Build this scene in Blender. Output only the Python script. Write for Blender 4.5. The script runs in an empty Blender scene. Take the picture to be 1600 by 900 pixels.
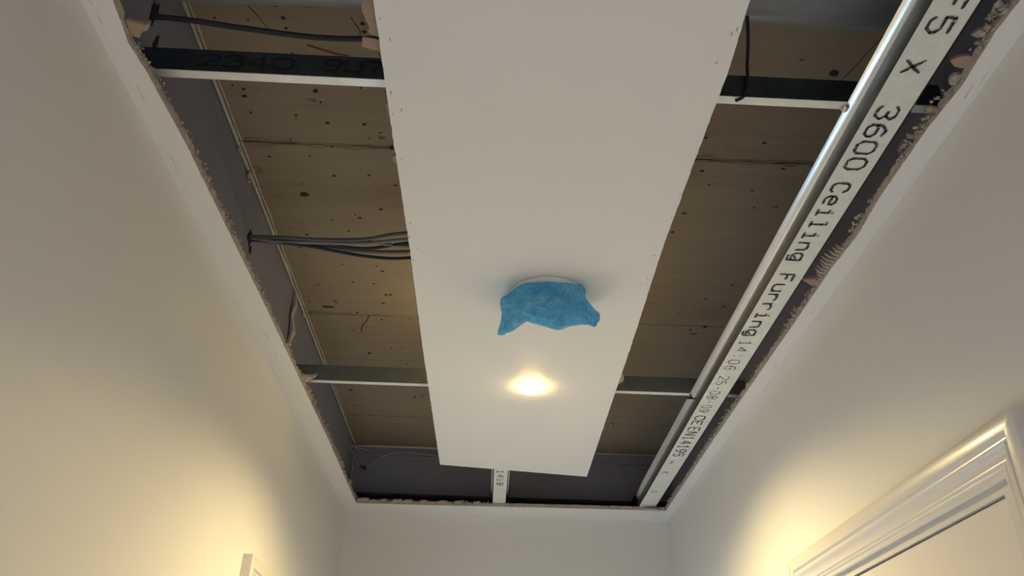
import bpy, bmesh, math, random
from mathutils import Vector, Matrix, noise
random.seed(7)
S = bpy.context.scene
COL = S.collection

# ------------------------------------------------------------------ camera
# world: x across the corridor, y along it, z up; camera lens at the origin
f = 1260.0
Mx = Matrix(((0.99922705, 0.0369714, 0.01335713),
             (-0.03055682, 0.51674979, 0.85559098),
             (0.0247301, -0.85533781, 0.5174801)))     # world <- camera (x right, y down, z forward)
cd = bpy.data.cameras.new('camera')
cam = bpy.data.objects.new('camera', cd)
COL.objects.link(cam)
B = Matrix((Mx @ Vector((1, 0, 0)), Mx @ Vector((0, -1, 0)), Mx @ Vector((0, 0, -1)))).transposed()
cam.matrix_world = B.to_4x4()
cd.sensor_width = 36.0
cd.lens = f / 1600.0 * 36.0
cd.clip_start = 0.01
S.camera = cam
# ------------------------------------------------------------------ world, light, exposure
W = bpy.data.worlds.new('world'); S.world = W; W.use_nodes = True
W.node_tree.nodes['Background'].inputs[0].default_value = (0.80, 0.86, 1.0, 1)
W.node_tree.nodes['Background'].inputs[1].default_value = 0.30
S.view_settings.view_transform = 'Standard'
S.view_settings.look = 'None'
S.view_settings.gamma = 1.0
S.view_settings.exposure = 0.10
S.view_settings.use_curve_mapping = False

def area(name, loc, direction, sx, sy, power, col):
    l = bpy.data.lights.new(name, 'AREA'); l.shape = 'RECTANGLE'; l.size = sx; l.size_y = sy
    l.energy = power; l.color = col
    o = bpy.data.objects.new(name, l); COL.objects.link(o); o.location = loc
    o.rotation_euler = Vector(direction).to_track_quat('-Z', 'Y').to_euler()
    return o
# added fill for unseen daylight behind the camera, tilted down for floor bounce
area('rear_daylight_fill', (0.05, -3.1, -0.45), (0, 1, -0.95), 1.1, 2.0, 13, (0.76, 0.88, 1.0))
# cool daylight falling through the open doorway in the left wall, beyond the frame
area('daylight_from_side_door', (-0.60, 2.27, -0.75), (1, -0.25, 0.0), 0.60, 1.4, 8.5, (0.55, 0.78, 1.0))

# ------------------------------------------------------------------ dimensions
XL, XR, YF, YB = -0.548, 0.654, 3.02, -3.2
ZC, TB = 0.83, 0.0125           # ceiling underside, board thickness
ZT = ZC + TB
ZS = 1.087                      # underside of the concrete slab
ZF = -1.69                      # floor
YO = -0.6                       # near end of the opening in the ceiling

# ------------------------------------------------------------------ helpers
def link(name, me, mat=None, parent=None):
    o = bpy.data.objects.new(name, me); COL.objects.link(o)
    if mat: me.materials.append(mat)
    if parent: o.parent = parent
    return o
def empty(name, label, cat, loc=(0, 0, 0), group=None):
    o = bpy.data.objects.new(name, None); COL.objects.link(o); o.location = loc
    o.empty_display_size = 0.05
    o['label'] = label; o['category'] = cat
    if group: o['group'] = group
    return o
def tag(o, label=None, cat=None, group=None, kind=None):
    if label: o['label'] = label
    if cat: o['category'] = cat
    if group: o['group'] = group
    if kind: o['kind'] = kind
    return o
def origin_to(o):
    """put a parented part's data into its parent's space (parent is only translated)"""
    if o.parent: o.matrix_parent_inverse = Matrix.Translation(-o.parent.location)
    return o
class MB:
    def __init__(s): s.v = []; s.f = []
    def add(s, vs, fs):
        n = len(s.v); s.v += [tuple(v) for v in vs]; s.f += [tuple(i + n for i in q) for q in fs]
    def box(s, x0, x1, y0, y1, z0, z1):
        s.add([(x0,y0,z0),(x1,y0,z0),(x1,y1,z0),(x0,y1,z0),(x0,y0,z1),(x1,y0,z1),(x1,y1,z1),(x0,y1,z1)],
              [(0,3,2,1),(4,5,6,7),(0,1,5,4),(1,2,6,5),(2,3,7,6),(3,0,4,7)])
    def tube(s, pts, r, n=8, caps=True):
        pts = [Vector(p) for p in pts]; rings = []
        up = Vector((0.13, 0.21, 1)).normalized()
        rr = r if isinstance(r, (list, tuple)) else [r] * len(pts)
        for i, p in enumerate(pts):
            t = (pts[min(i+1, len(pts)-1)] - pts[max(i-1, 0)]).normalized()
            a = t.cross(up)
            if a.length < 1e-3: a = t.cross(Vector((1, 0, 0)))
            a.normalize(); b = t.cross(a)
            rings.append([p + rr[i] * (math.cos(2*math.pi*k/n) * a + math.sin(2*math.pi*k/n) * b) for k in range(n)])
        vs = [v for R_ in rings for v in R_]; fs = []
        for i in range(len(pts) - 1):
            for k in range(n):
                fs.append((i*n+k, i*n+(k+1) % n, (i+1)*n+(k+1) % n, (i+1)*n+k))
        if caps:
            fs.append(tuple(range(n))[::-1]); fs.append(tuple((len(pts)-1)*n + k for k in range(n)))
        s.add(vs, fs)
    def lathe(s, prof, c, n=48):
        """prof: (radius, z) list, revolved about the vertical through c"""
        vs = []; fs = []
        for (r, z) in prof:
            for k in range(n):
                a = 2*math.pi*k/n; vs.append((c[0] + r*math.cos(a), c[1] + r*math.sin(a), c[2] + z))
        for i in range(len(prof)-1):
            for k in range(n):
                fs.append((i*n+k, i*n+(k+1) % n, (i+1)*n+(k+1) % n, (i+1)*n+k))
        fs.append(tuple(range(n))[::-1]); fs.append(tuple((len(prof)-1)*n + k for k in range(n)))
        s.add(vs, fs)
    def lump(s, c, sz, rnd, flat=1.0):
        """irregular crumb: jittered octahedron-like solid"""
        R_ = Matrix.Rotation(rnd.uniform(0, 6.28), 3, Vector((rnd.uniform(-1,1), rnd.uniform(-1,1), rnd.uniform(-1,1))).normalized())
        d = [(1,0,0),(-1,0,0),(0,1,0),(0,-1,0),(0,0,1),(0,0,-1)]
        vs = [Vector(c) + R_ @ (Vector(q) * sz * rnd.uniform(0.5, 1.25) * (1 if i < 4 else flat)) for i, q in enumerate(d)]
        s.add(vs, [(0,2,4),(2,1,4),(1,3,4),(3,0,4),(2,0,5),(1,2,5),(3,1,5),(0,3,5)])
    def build(s, name, mat, parent=None, smooth=False, auto=None):
        me = bpy.data.meshes.new(name); me.from_pydata(s.v, [], s.f); me.validate(); me.update()
        bm = bmesh.new(); bm.from_mesh(me); bmesh.ops.recalc_face_normals(bm, faces=bm.faces); bm.to_mesh(me); bm.free()
        if smooth or auto:
            me.polygons.foreach_set('use_smooth', [True] * len(me.polygons))
            if auto: me.set_sharp_from_angle(angle=math.radians(auto))
        return origin_to(link(name, me, mat, parent))
def sheet(prof, a0, a1, axis, t=0.0009, nseg=1):
    """thin folded-metal section: open polyline prof offset by t, extruded from a0 to a1 along axis.
    axis 'y': prof is (x, z); axis 'x': prof is (y, z)"""
    P = [Vector(p) for p in prof]; off = []
    for i, p in enumerate(P):
        d = (P[min(i+1, len(P)-1)] - P[max(i-1, 0)]).normalized()
        off.append(p + Vector((-d.y, d.x)) * t)
    loop = P + off[::-1]; m = len(loop); vs = []; fs = []
    for k in range(nseg + 1):
        a = a0 + (a1 - a0) * k / nseg
        for q in loop: vs.append((q.x, a, q.y) if axis == 'y' else (a, q.x, q.y))
    for k in range(nseg):
        for i in range(m): fs.append((k*m+i, k*m+(i+1) % m, (k+1)*m+(i+1) % m, (k+1)*m+i))
    n = len(P)
    for base in (0, nseg*m):
        for i in range(n-1): fs.append((base+i, base+i+1, base+m-2-i, base+m-1-i))
    mb = MB(); mb.add(vs, fs); return mb

# ------------------------------------------------------------------ materials
def mat(name):
    m = bpy.data.materials.new(name); m.use_nodes = True
    nt = m.node_tree; return m, nt, nt.nodes['Principled BSDF']
def nd(nt, t, **kw):
    n = nt.nodes.new(t)
    for k, v in kw.items():
        if k.startswith('i_'): n.inputs[k[2:].replace('_', ' ')].default_value = v
        else: setattr(n, k, v)
    return n
def coords(nt, scale=(1, 1, 1)):
    tc = nd(nt, 'ShaderNodeTexCoord'); mp = nd(nt, 'ShaderNodeMapping')
    geo = nd(nt, 'ShaderNodeNewGeometry')
    mp.inputs['Scale'].default_value = scale
    nt.links.new(geo.outputs['Position'], mp.inputs['Vector']); return mp.outputs[0]
def ramp(nt, src, stops):
    r = nd(nt, 'ShaderNodeValToRGB'); e = r.color_ramp.elements
    while len(e) < len(stops): e.new(0.5)
    for k, (p, c) in zip(e, stops): k.position = p; k.color = c if len(c) == 4 else (*c, 1)
    nt.links.new(src, r.inputs[0]); return r.outputs[0]
def mixc(nt, fac, a, b, mode='MIX'):
    m = nd(nt, 'ShaderNodeMix', data_type='RGBA', blend_type=mode)
    for s_, v in ((0, fac), (6, a), (7, b)):
        if hasattr(v, 'links'): nt.links.new(v, m.inputs[s_])
        else: m.inputs[s_].default_value = v if s_ == 0 else (*v, 1) if len(v) == 3 else v
    return m.outputs[2]
def noisen(nt, co, scale, detail=4, rough=0.5):
    n = nd(nt, 'ShaderNodeTexNoise'); n.inputs['Scale'].default_value = scale
    n.inputs['Detail'].default_value = detail; n.inputs['Roughness'].default_value = rough
    nt.links.new(co, n.inputs['Vector']); return n.outputs['Fac']
def bump(nt, h, b, strength, dist=0.002):
    n = nd(nt, 'ShaderNodeBump'); n.inputs['Strength'].default_value = strength; n.inputs['Distance'].default_value = dist
    nt.links.new(h, n.inputs['Height']); nt.links.new(n.outputs[0], b.inputs['Normal'])

def paint(name, col, rough=0.55, bs=0.15, scale=9, var=0.03, spec=0.3):
    m, nt, b = mat(name); co = coords(nt)
    n = noisen(nt, co, scale, 5, 0.6)
    c2 = tuple(c * (1 - var * 2) for c in col)
    nt.links.new(ramp(nt, n, [(0.3, c2), (0.7, col)]), b.inputs['Base Color'])
    b.inputs['Roughness'].default_value = rough; b.inputs['Specular IOR Level'].default_value = spec
    n2 = noisen(nt, co, 60, 3, 0.5); bump(nt, n2, b, bs, 0.001)
    return m
M = {}
M['wall'] = paint('wall_paint', (0.71, 0.70, 0.685), 0.5, 0.12, 2.5, 0.012)
def ceilpaint():
    m, nt, b = mat('ceiling_paint'); co = coords(nt)
    base = ramp(nt, noisen(nt, co, 3, 4), [(0.3, (0.76, 0.75, 0.735)), (0.7, (0.79, 0.78, 0.765))])
    # grey scuffs and pencil smudges, mostly short and along the corridor
    sc = ramp(nt, noisen(nt, coords(nt, (60, 9, 9)), 1.0, 6, 0.7), [(0.66, (0, 0, 0)), (0.72, (1, 1, 1))])
    gate = ramp(nt, noisen(nt, coords(nt, (2, 2, 2)), 1.6, 2), [(0.52, (0, 0, 0)), (0.62, (0.45, 0.45, 0.45))])
    k = mixc(nt, 1.0, sc, gate, 'MULTIPLY')
    nt.links.new(mixc(nt, k, base, (0.38, 0.36, 0.35)), b.inputs['Base Color'])
    b.inputs['Roughness'].default_value = 0.6
    bump(nt, noisen(nt, co, 40, 3), b, 0.12, 0.001); return m
M['ceiling'] = ceilpaint()
M['panel'] = paint('panel_paint', (0.76, 0.75, 0.735), 0.5, 0.05, 3, 0.01)
def gypsum():
    m, nt, b = mat('broken_gypsum'); co = coords(nt)
    n = noisen(nt, co, 120, 6, 0.7); n2 = noisen(nt, co, 14, 2)
    c = mixc(nt, n2, (0.48, 0.43, 0.37), (0.42, 0.33, 0.275))
    nt.links.new(mixc(nt, ramp(nt, n, [(0.35, (0.65, 0.65, 0.65)), (0.6, (0, 0, 0))]), c, (0.24, 0.20, 0.165)), b.inputs['Base Color'])
    b.inputs['Roughness'].default_value = 0.9; bump(nt, n, b, 0.6, 0.003); return m
M['gypsum'] = gypsum()
M['paper'] = paint('torn_liner_paper', (0.37, 0.27, 0.205), 0.85, 0.5, 30, 0.1)
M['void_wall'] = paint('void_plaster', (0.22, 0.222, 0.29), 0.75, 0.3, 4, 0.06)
M['mortar'] = paint('mortar', (0.50, 0.48, 0.44), 0.85, 0.6, 60, 0.12)
def concrete():
    m, nt, b = mat('slab_concrete')
    gr = noisen(nt, coords(nt, (2.2, 26, 6)), 1.6, 8, 0.68)         # board grain imprinted across the corridor
    c = ramp(nt, gr, [(0.25, (0.215, 0.165, 0.112)), (0.5, (0.255, 0.198, 0.133)), (0.75, (0.295, 0.232, 0.158))])
    c = mixc(nt, ramp(nt, noisen(nt, coords(nt), 3.0, 4), [(0.35, (0, 0, 0)), (0.7, (0.6, 0.6, 0.6))]), c, (0.30, 0.255, 0.19))
    pit = ramp(nt, noisen(nt, coords(nt, (26, 40, 20)), 1.0, 3, 0.5), [(0.69, (0, 0, 0)), (0.73, (0.85, 0.85, 0.85))])
    gate = ramp(nt, noisen(nt, coords(nt, (3, 3, 3)), 1.3, 1), [(0.45, (0, 0, 0)), (0.6, (1, 1, 1))])
    c = mixc(nt, mixc(nt, 1.0, pit, gate, 'MULTIPLY'), c, (0.05, 0.037, 0.026))
    nt.links.new(c, b.inputs['Base Color']); b.inputs['Roughness'].default_value = 0.75
    bump(nt, gr, b, 0.35, 0.003); return m
M['concrete'] = concrete()
M['pit'] = paint('pit_dark', (0.045, 0.035, 0.028), 0.9)
M['rust'] = paint('rust_orange', (0.34, 0.13, 0.045), 0.85, 0.3, 80, 0.2)
def galv(name, col, rough, var=0.12, metal=0.85):
    m, nt, b = mat(name); co = coords(nt)
    n = noisen(nt, co, 55, 5, 0.6)
    d = tuple(c * (1 - var) for c in col)
    nt.links.new(ramp(nt, n, [(0.3, d), (0.7, col)]), b.inputs['Base Color'])
    nt.links.new(ramp(nt, noisen(nt, co, 18, 4), [(0.3, (rough*0.85,)*3), (0.7, (rough*1.2,)*3)]), b.inputs['Roughness'])
    b.inputs['Metallic'].default_value = metal; bump(nt, n, b, 0.06, 0.001); return m
M['galv'] = galv('galvanised_steel', (0.78, 0.79, 0.76), 0.5, 0.12, 0.5)
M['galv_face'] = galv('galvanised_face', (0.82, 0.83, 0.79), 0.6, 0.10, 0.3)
M['galv_dark'] = galv('weathered_galvanised_steel', (0.30, 0.33, 0.35), 0.28, 0.25, 1.0)
M['web_near'] = galv('shaded_near_web_steel', (0.13, 0.16, 0.18), 0.3, 0.3, 1.0)  # shade on the near crossbar web put into the colour
M['web_far'] = galv('shaded_far_web_steel', (0.22, 0.235, 0.225), 0.5, 0.2, 0.7)  # dimness of the void put into the far crossbar web colour
M['track'] = galv('dull_track_steel', (0.12, 0.125, 0.13), 0.6, 0.2, 0.5)
M['side_steel'] = galv('shaded_side_steel', (0.20, 0.20, 0.19), 0.45, 0.2, 0.9)  # same channel steel, with the shade on its sides put into the colour
M['pipe'] = galv('grey_pipe', (0.25, 0.26, 0.29), 0.38, 0.1, 0.2)
def ink(name='ink', base=(0.76, 0.77, 0.74), dark=(0.035, 0.038, 0.045)):
    m, nt, b = mat(name); co = coords(nt)
    n = noisen(nt, co, 210, 2, 0.5)
    nt.links.new(mixc(nt, ramp(nt, n, [(0.56, (0, 0, 0)), (0.72, (0.6, 0.6, 0.6))]), dark, base), b.inputs['Base Color'])
    b.inputs['Roughness'].default_value = 0.6; return m
M['ink'] = ink()
M['ink_faint'] = ink('faint_ink', (0.40, 0.41, 0.40), (0.10, 0.105, 0.11))
M['ink_web'] = ink('web_ink', (0.03, 0.03, 0.034), (0.006, 0.006, 0.008))
def plain(name, col, rough=0.5, metal=0, spec=0.5):
    m, nt, b = mat(name); co = coords(nt)
    n = noisen(nt, co, 40, 2)
    nt.links.new(ramp(nt, n, [(0.3, tuple(c*0.88 for c in col)), (0.7, col)]), b.inputs['Base Color'])
    b.inputs['Roughness'].default_value = rough; b.inputs['Metallic'].default_value = metal
    b.inputs['Specular IOR Level'].default_value = spec; return m
M['cable_grey'] = plain('grey_cable_sheath', (0.22, 0.215, 0.205), 0.45)
M['cable_dark'] = plain('dark_cable_sheath', (0.022, 0.02, 0.028), 0.65)
M['cable_mid'] = plain('mid_cable_sheath', (0.10, 0.098, 0.098), 0.45)
M['cable_wall'] = plain('dusty_grey_cable', (0.30, 0.29, 0.29), 0.6)
M['black'] = plain('black', (0.012, 0.011, 0.011), 0.7)
M['hole'] = plain('ragged_hole', (0.008, 0.007, 0.007), 0.95)
M['white_plastic'] = plain('white_plastic', (0.70, 0.70, 0.69), 0.35)
def gloss():
    m, nt, b = mat('gloss_woodwork'); co = coords(nt, (40, 6, 40))
    b.inputs['Base Color'].default_value = (0.70, 0.665, 0.63, 1)
    b.inputs['Roughness'].default_value = 0.27; b.inputs['Coat Weight'].default_value = 0.4; b.inputs['Coat Roughness'].default_value = 0.08
    bump(nt, noisen(nt, co, 3.0, 3), b, 0.18, 0.0010)
    return m
M['gloss'] = gloss()
M['door'] = paint('door_leaf_paint', (0.69, 0.65, 0.61), 0.35, 0.1, 3, 0.01)
M['floor'] = paint('floor_screed', (0.58, 0.58, 0.58), 0.6, 0.2, 4, 0.08)
def emit(name, col, st):
    m, nt, b = mat(name); b.inputs['Base Color'].default_value = (*col, 1)
    b.inputs['Emission Color'].default_value = (*col, 1); b.inputs['Emission Strength'].default_value = st; return m
M['lamp'] = emit('lamp_lens', (1.0, 0.68, 0.24), 52)
def film():
    m, nt, b = mat('blue_plastic_film'); co = coords(nt)
    out = nt.nodes['Material Output']
    n = noisen(nt, co, 26, 4, 0.6)
    c = ramp(nt, n, [(0.3, (0.10, 0.48, 0.92)), (0.5, (0.20, 0.62, 0.96)), (0.7, (0.40, 0.78, 0.97))])
    fr_ = noisen(nt, coords(nt, (24, 24, 46)), 1.0, 4, 0.5)          # creases put into the colour as darker lines, like doubled film
    f1 = nd(nt, 'ShaderNodeMath', operation='SUBTRACT'); f1.inputs[1].default_value = 0.5; nt.links.new(fr_, f1.inputs[0])
    f2 = nd(nt, 'ShaderNodeMath', operation='ABSOLUTE'); nt.links.new(f1.outputs[0], f2.inputs[0])
    c = mixc(nt, ramp(nt, f2.outputs[0], [(0.0, (0.6, 0.6, 0.6)), (0.03, (0, 0, 0))]), c, (0.05, 0.36, 0.80))
    nt.links.new(c, b.inputs['Base Color']); b.inputs['Roughness'].default_value = 0.26
    rg = noisen(nt, coords(nt, (30, 30, 55)), 1.0, 5, 0.55)
    ab = nd(nt, 'ShaderNodeMath', operation='SUBTRACT'); ab.inputs[1].default_value = 0.5; nt.links.new(rg, ab.inputs[0])
    a2 = nd(nt, 'ShaderNodeMath', operation='ABSOLUTE'); nt.links.new(ab.outputs[0], a2.inputs[0])
    bump(nt, a2.outputs[0], b, 1.0, 0.03)
    tr = nd(nt, 'ShaderNodeBsdfTranslucent'); nt.links.new(c, tr.inputs[0])
    tp = nd(nt, 'ShaderNodeBsdfTransparent'); tp.inputs[0].default_value = (0.48, 0.84, 0.97, 1)
    m1 = nd(nt, 'ShaderNodeMixShader'); m1.inputs[0].default_value = 0.35
    nt.links.new(b.outputs[0], m1.inputs[1]); nt.links.new(tr.outputs[0], m1.inputs[2])
    m2 = nd(nt, 'ShaderNodeMixShader'); m2.inputs[0].default_value = 0.36
    nt.links.new(m1.outputs[0], m2.inputs[1]); nt.links.new(tp.outputs[0], m2.inputs[2])
    nt.links.new(m2.outputs[0], out.inputs[0]); return m
M['film'] = film()

# ------------------------------------------------------------------ the shell
def wall(name, boxes, m):
    mb = MB()
    for b_ in boxes: mb.box(*b_)
    return tag(mb.build(name, m), kind='structure')
DW = 0.10
# right wall with the doorway of door_1; left wall with the doorway of door_2
RY0, RY1, RZ = 0.980, 1.688, 0.334      # doorway in the right wall
LY0, LY1, LZ = 1.920, 2.628, 0.334
wl = wall('wall_left', [(XL-DW, XL, YB, LY0, ZF, ZT), (XL-DW, XL, LY1, YF+DW, ZF, ZT), (XL-DW, XL, LY0, LY1, LZ, ZT)], M['wall'])
wr = wall('wall_right', [(XR, XR+DW, YB, RY0, ZF, ZT), (XR, XR+DW, RY1, YF+DW, ZF, ZT), (XR, XR+DW, RY0, RY1, RZ, ZT)], M['wall'])
wf = wall('wall_far', [(XL, XR, YF, YF+DW, ZF, ZT)], M['wall'])
fl = wall('floor', [(XL-1.4, XR+DW, YB-0.4, YF+DW, ZF-0.1, ZF)], M['floor'])
# masonry of the same walls carried on above the suspended ceiling
def upper(name, b_, parent, z=ZT):
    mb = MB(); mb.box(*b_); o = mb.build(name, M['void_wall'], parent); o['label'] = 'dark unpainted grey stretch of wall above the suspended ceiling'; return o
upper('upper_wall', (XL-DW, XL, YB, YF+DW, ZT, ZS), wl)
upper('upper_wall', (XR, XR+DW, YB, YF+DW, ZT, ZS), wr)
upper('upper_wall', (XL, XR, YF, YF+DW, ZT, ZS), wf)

# concrete soffit: planks between joints, on a recessed backing
slab = wall('ceiling_slab', [(XL-DW, XR+DW, YB, YF+DW, ZS+0.012, ZS+0.15)], M['pit'])
edges = [-3.2, -2.40, -1.66, -0.92, -0.18, 0.545, 1.263, 1.968, 2.714, YF+0.02]
for i in range(len(edges)-1):
    y0, y1 = edges[i] + 0.0022, edges[i+1] - 0.0022
    nx, ny = 40, 2
    vs = []; fs = []
    dz = random.uniform(-0.0010, 0.0010)
    for j in range(nx+1):
        x = XL + (XR - XL) * j / nx
        w0 = 0.0012 * noise.noise(Vector((x*14, i*3.1, 0))); w1 = 0.0012 * noise.noise(Vector((x*14, i*3.1+9, 0)))
        for (yy, zz) in ((y0+w0, ZS+0.012), (y0+w0, ZS+0.002+dz), (y0+w0+0.003, ZS+dz), (y1+w1-0.003, ZS+dz), (y1+w1, ZS+0.002+dz), (y1+w1, ZS+0.012)):
            vs.append((x, yy, zz))
    for j in range(nx):
        for k in range(5): fs.append((j*6+k, (j+1)*6+k, (j+1)*6+k+1, j*6+k+1))
    mb = MB(); mb.add(vs, fs); mb.build('slab_plank', M['concrete'], slab)
# squeezed-out grout ridges beside two of the joints
def grout(y, x0, x1, amp, n=70):
    for s_ in (-1, 1):
        mb = MB(); p = []; r = []
        for k in range(n+1):
            x = x0 + (x1-x0)*k/n
            p.append((x, y + s_*0.0065 + amp*noise.noise(Vector((x*30, s_*5+y, 1))), ZS-0.0002))
            r.append(0.0015 + 0.0030*max(0, noise.noise(Vector((x*40, y, s_*3)))+0.25))
        mb.tube(p, r, 6); g = mb.build('grout_ridge', M['concrete'], slab, True)
grout(1.263, XL+0.02, XR-0.01, 0.009)
grout(2.714, 0.25, XR-0.05, 0.006)
grout(1.968, XL+0.02, 0.05, 0.003)
# larger blow-holes and chips in the concrete
rp = random.Random(3)
pits = MB()
def pit(x, y, a, b_):
    n = 9; vs = [(x + a*math.cos(6.283*k/n)*rp.uniform(.6, 1.2), y + b_*math.sin(6.283*k/n)*rp.uniform(.6, 1.2), ZS-0.0022) for k in range(n)]
    vs2 = [(v[0]*.8+x*.2, v[1]*.8+y*.2, ZS+0.003) for v in vs]
    pits.add(vs + vs2, [tuple(range(n))] + [(k, (k+1) % n, n+(k+1) % n, n+k) for k in range(n)])
for k in range(120):
    x = rp.uniform(XL+0.03, -0.16); y = rp.uniform(0.62, 1.27) if k < 70 else rp.uniform(1.28, 2.7)
    s_ = rp.uniform(0.0009, 0.0036); pit(x, y, s_*1.6, s_)
for k in range(16): 
    s_ = rp.uniform(0.0016, 0.0035); pit(rp.uniform(0.3, XR-0.05), rp.uniform(0.95, 2.0), s_*1.7, s_)
pit(-0.443, 1.43, 0.011, 0.010); pit(-0.47, 1.93, 0.018, 0.006); pit(0.58, 1.015, 0.010, 0.008)
tag(pits.build('blow_hole', M['pit'], slab), kind='stuff')
# short rusty streak near the open edge
mb = MB(); mb.tube([(-0.355,1.000,ZS-0.0005),(-0.33,1.010,ZS-0.0005),(-0.302,1.020,ZS-0.0005),(-0.285,1.021,ZS-0.0005)], [0.0015,0.0028,0.0028,0.0015], 6)
mb.build('rust_streak', M['rust'], slab, True)['label'] = 'short orange rust streak'
# hairline cracks
for pts in ([(-0.548+0.10, 0.905), (-0.43, 0.935), (-0.415, 0.97)], [(-0.27, 0.935), (-0.258, 0.965), (-0.262, 0.985)], [(-0.24, 0.99), (-0.225, 1.03), (-0.215, 1.07)], [(0.63, 0.93), (0.60, 1.03), (0.592, 1.08)]):
    mb = MB(); mb.tube([(x, y, ZS) for x, y in pts], 0.0010, 5); mb.build('crack', M['pit'], slab)

# pale mortar beads where the upper walls meet the slab
def bead(name, p0, p1, parent, r0=0.0032, seed=0, n=90):
    mb = MB(); pts = []; rr = []
    a, b_ = Vector(p0), Vector(p1)
    for k in range(n+1):
        t = k/n; p = a.lerp(b_, t); q = noise.noise(Vector((t*34, seed, 0)))
        pts.append(p + Vector((0.0015*q, 0.0015*q, 0.0012*noise.noise(Vector((t*50, seed+4, 0))))))
        rr.append(r0*(1 + 0.5*q))
    mb.tube(pts, rr, 7); return mb.build(name, M['mortar'], parent, True)
bead('mortar_bead', (XL+0.004, 0.2, ZS-0.003), (XL+0.004, YF, ZS-0.003), wl, 0.0036, 1)
bead('mortar_bead', (XL+0.0115, 0.2, ZS-0.001), (XL+0.0115, 2.6, ZS-0.001), wl, 0.0018, 5)
bead('mortar_bead', (XL, YF-0.004, ZS-0.004), (0.1, YF-0.004, ZS-0.004), wf, 0.0052, 9)
bead('mortar_bead', (0.1, YF-0.003, ZS-0.003), (XR, YF-0.003, ZS-0.003), wf, 0.0035, 11)
bead('mortar_bead', (XL+0.003, YF-0.003, ZT+0.03), (XL+0.003, YF-0.003, ZS), wf, 0.0020, 12, 20)
# shallow band along the head of the far wall
mb = MB(); mb.box(XL, XR, YF-0.006, YF, ZS-0.045, ZS-0.008); mb.build('wall_plate', M['void_wall'], wf)
# curled mortar drips on the left bead
for (y, l) in ((1.44-0.09, 0.022), (1.955, 0.016), (1.27, 0.012)):
    mb = MB(); mb.tube([(XL+0.006, y, ZS-0.004), (XL+0.004, y+0.006, ZS-0.004-l*0.5), (XL+0.007, y+0.011, ZS-0.004-l), (XL+0.012, y+0.006, ZS-0.002-l)], [0.004,0.0035,0.003,0.001], 7)
    mb.build('mortar_drip', M['mortar'], wl, True)
# torn liner strip hanging on the left upper wall
def ribbon(name, pts, w, m, parent=None, t=0.0007, wv=(0, 1, 0)):
    vs = []; fs = []; wv = Vector(wv)
    for i, p in enumerate(pts):
        ww = w[i] if isinstance(w, (list, tuple)) else w
        p = Vector(p); nrm = Vector((1, 0, 0.2)) * t
        vs += [p - wv*ww/2, p + wv*ww/2, p + wv*ww/2 + nrm, p - wv*ww/2 + nrm]
    for i in range(len(pts)-1):
        a = i*4
        for k in range(4): fs.append((a+k, a+(k+1) % 4, a+4+(k+1) % 4, a+4+k))
    fs += [(3,2,1,0), tuple((len(pts)-1)*4+k for k in range(4))]
    mb = MB(); mb.add(vs, fs); return mb.build(name, m, parent)
o = ribbon('torn_strip', [(XL+0.006, 1.845, ZS-0.004), (XL+0.012, 1.855, 1.045), (XL+0.008, 1.850, 1.01), (XL+0.014, 1.872, 0.975), (XL+0.008, 1.868, 0.94)],
           [0.006, 0.016, 0.022, 0.026, 0.006], M['mortar'], wl); o['label'] = 'torn pale strip hanging from the slab corner'
ribbon('torn_strip', [(XL+0.004, 1.868, 0.945), (XL+0.006, 1.862, 0.90), (XL+0.006, 1.87, 0.86)], [0.004, 0.003, 0.002], M['mortar'], wl)

# ------------------------------------------------------------------ ceiling margin left round the opening
def rough_line(pts, step, amp, seed):
    out = []
    for i in range(len(pts)-1):
        a, b_ = Vector(pts[i]), Vector(pts[i+1]); n = max(1, int((b_-a).length/step))
        for k in range(n):
            p = a.lerp(b_, k/n)
            q = noise.noise(Vector((p.x*70+seed, p.y*70, 0)))*0.7 + noise.noise(Vector((p.x*260+seed, p.y*260, 0)))*0.5
            d = (b_-a).normalized(); out.append((p + Vector((-d.y, d.x))*amp*q, d))
    out.append((Vector(pts[-1]), (Vector(pts[-1])-Vector(pts[-2])).normalized()))
    return out
Lc = [(-0.506,YO),(-0.506,0.70),(-0.513,0.775),(-0.507,0.822),(-0.499,0.98),(-0.498,1.10),(-0.493,1.474),(-0.490,2.28),(-0.496,2.915)]
Fc = [(-0.496,2.915),(-0.163,2.908),(0.207,2.893),(0.622,2.882)]
Rc = [(0.622,2.882),(0.618,2.20),(0.618,1.855),(0.619,1.50),(0.618,1.264),(0.624,1.148),(0.617,1.035),(0.618,0.872),(0.625,0.79),(0.620,0.696),(0.623,0.649),(0.623,YO)]
def margin_outer(p):                                    # matching point on the wall
    return p
cm = MB()
def strip(line, outer, amp_top, seed, inward):
    L = rough_line(line, 0.006, 0.0011, seed)
    pts_b = []; pts_m = []; pts_t = []; pts_o = []
    for i, (p, d) in enumerate(L):
        nrm = Vector((-d.y, d.x)) * inward              # into the opening
        tt = amp_top * (0.6 + noise.noise(Vector((p.x*45+seed, p.y*45, 7))) + 0.8*noise.noise(Vector((p.x*190+seed, p.y*190, 7))))
        mm = 0.0015 + 0.0012*noise.noise(Vector((p.x*200, p.y*200, seed)))
        ends = 0.0 if i in (0, len(L)-1) else 1.0
        pts_b.append((p.x, p.y, ZC)); q = p + nrm*mm*ends; pts_m.append((q.x, q.y, ZC+0.006))
        q = p + nrm*max(-0.002, tt)*ends; pts_t.append((q.x, q.y, ZT)); pts_o.append(outer(p))
    return pts_o, pts_b, pts_m, pts_t
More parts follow.
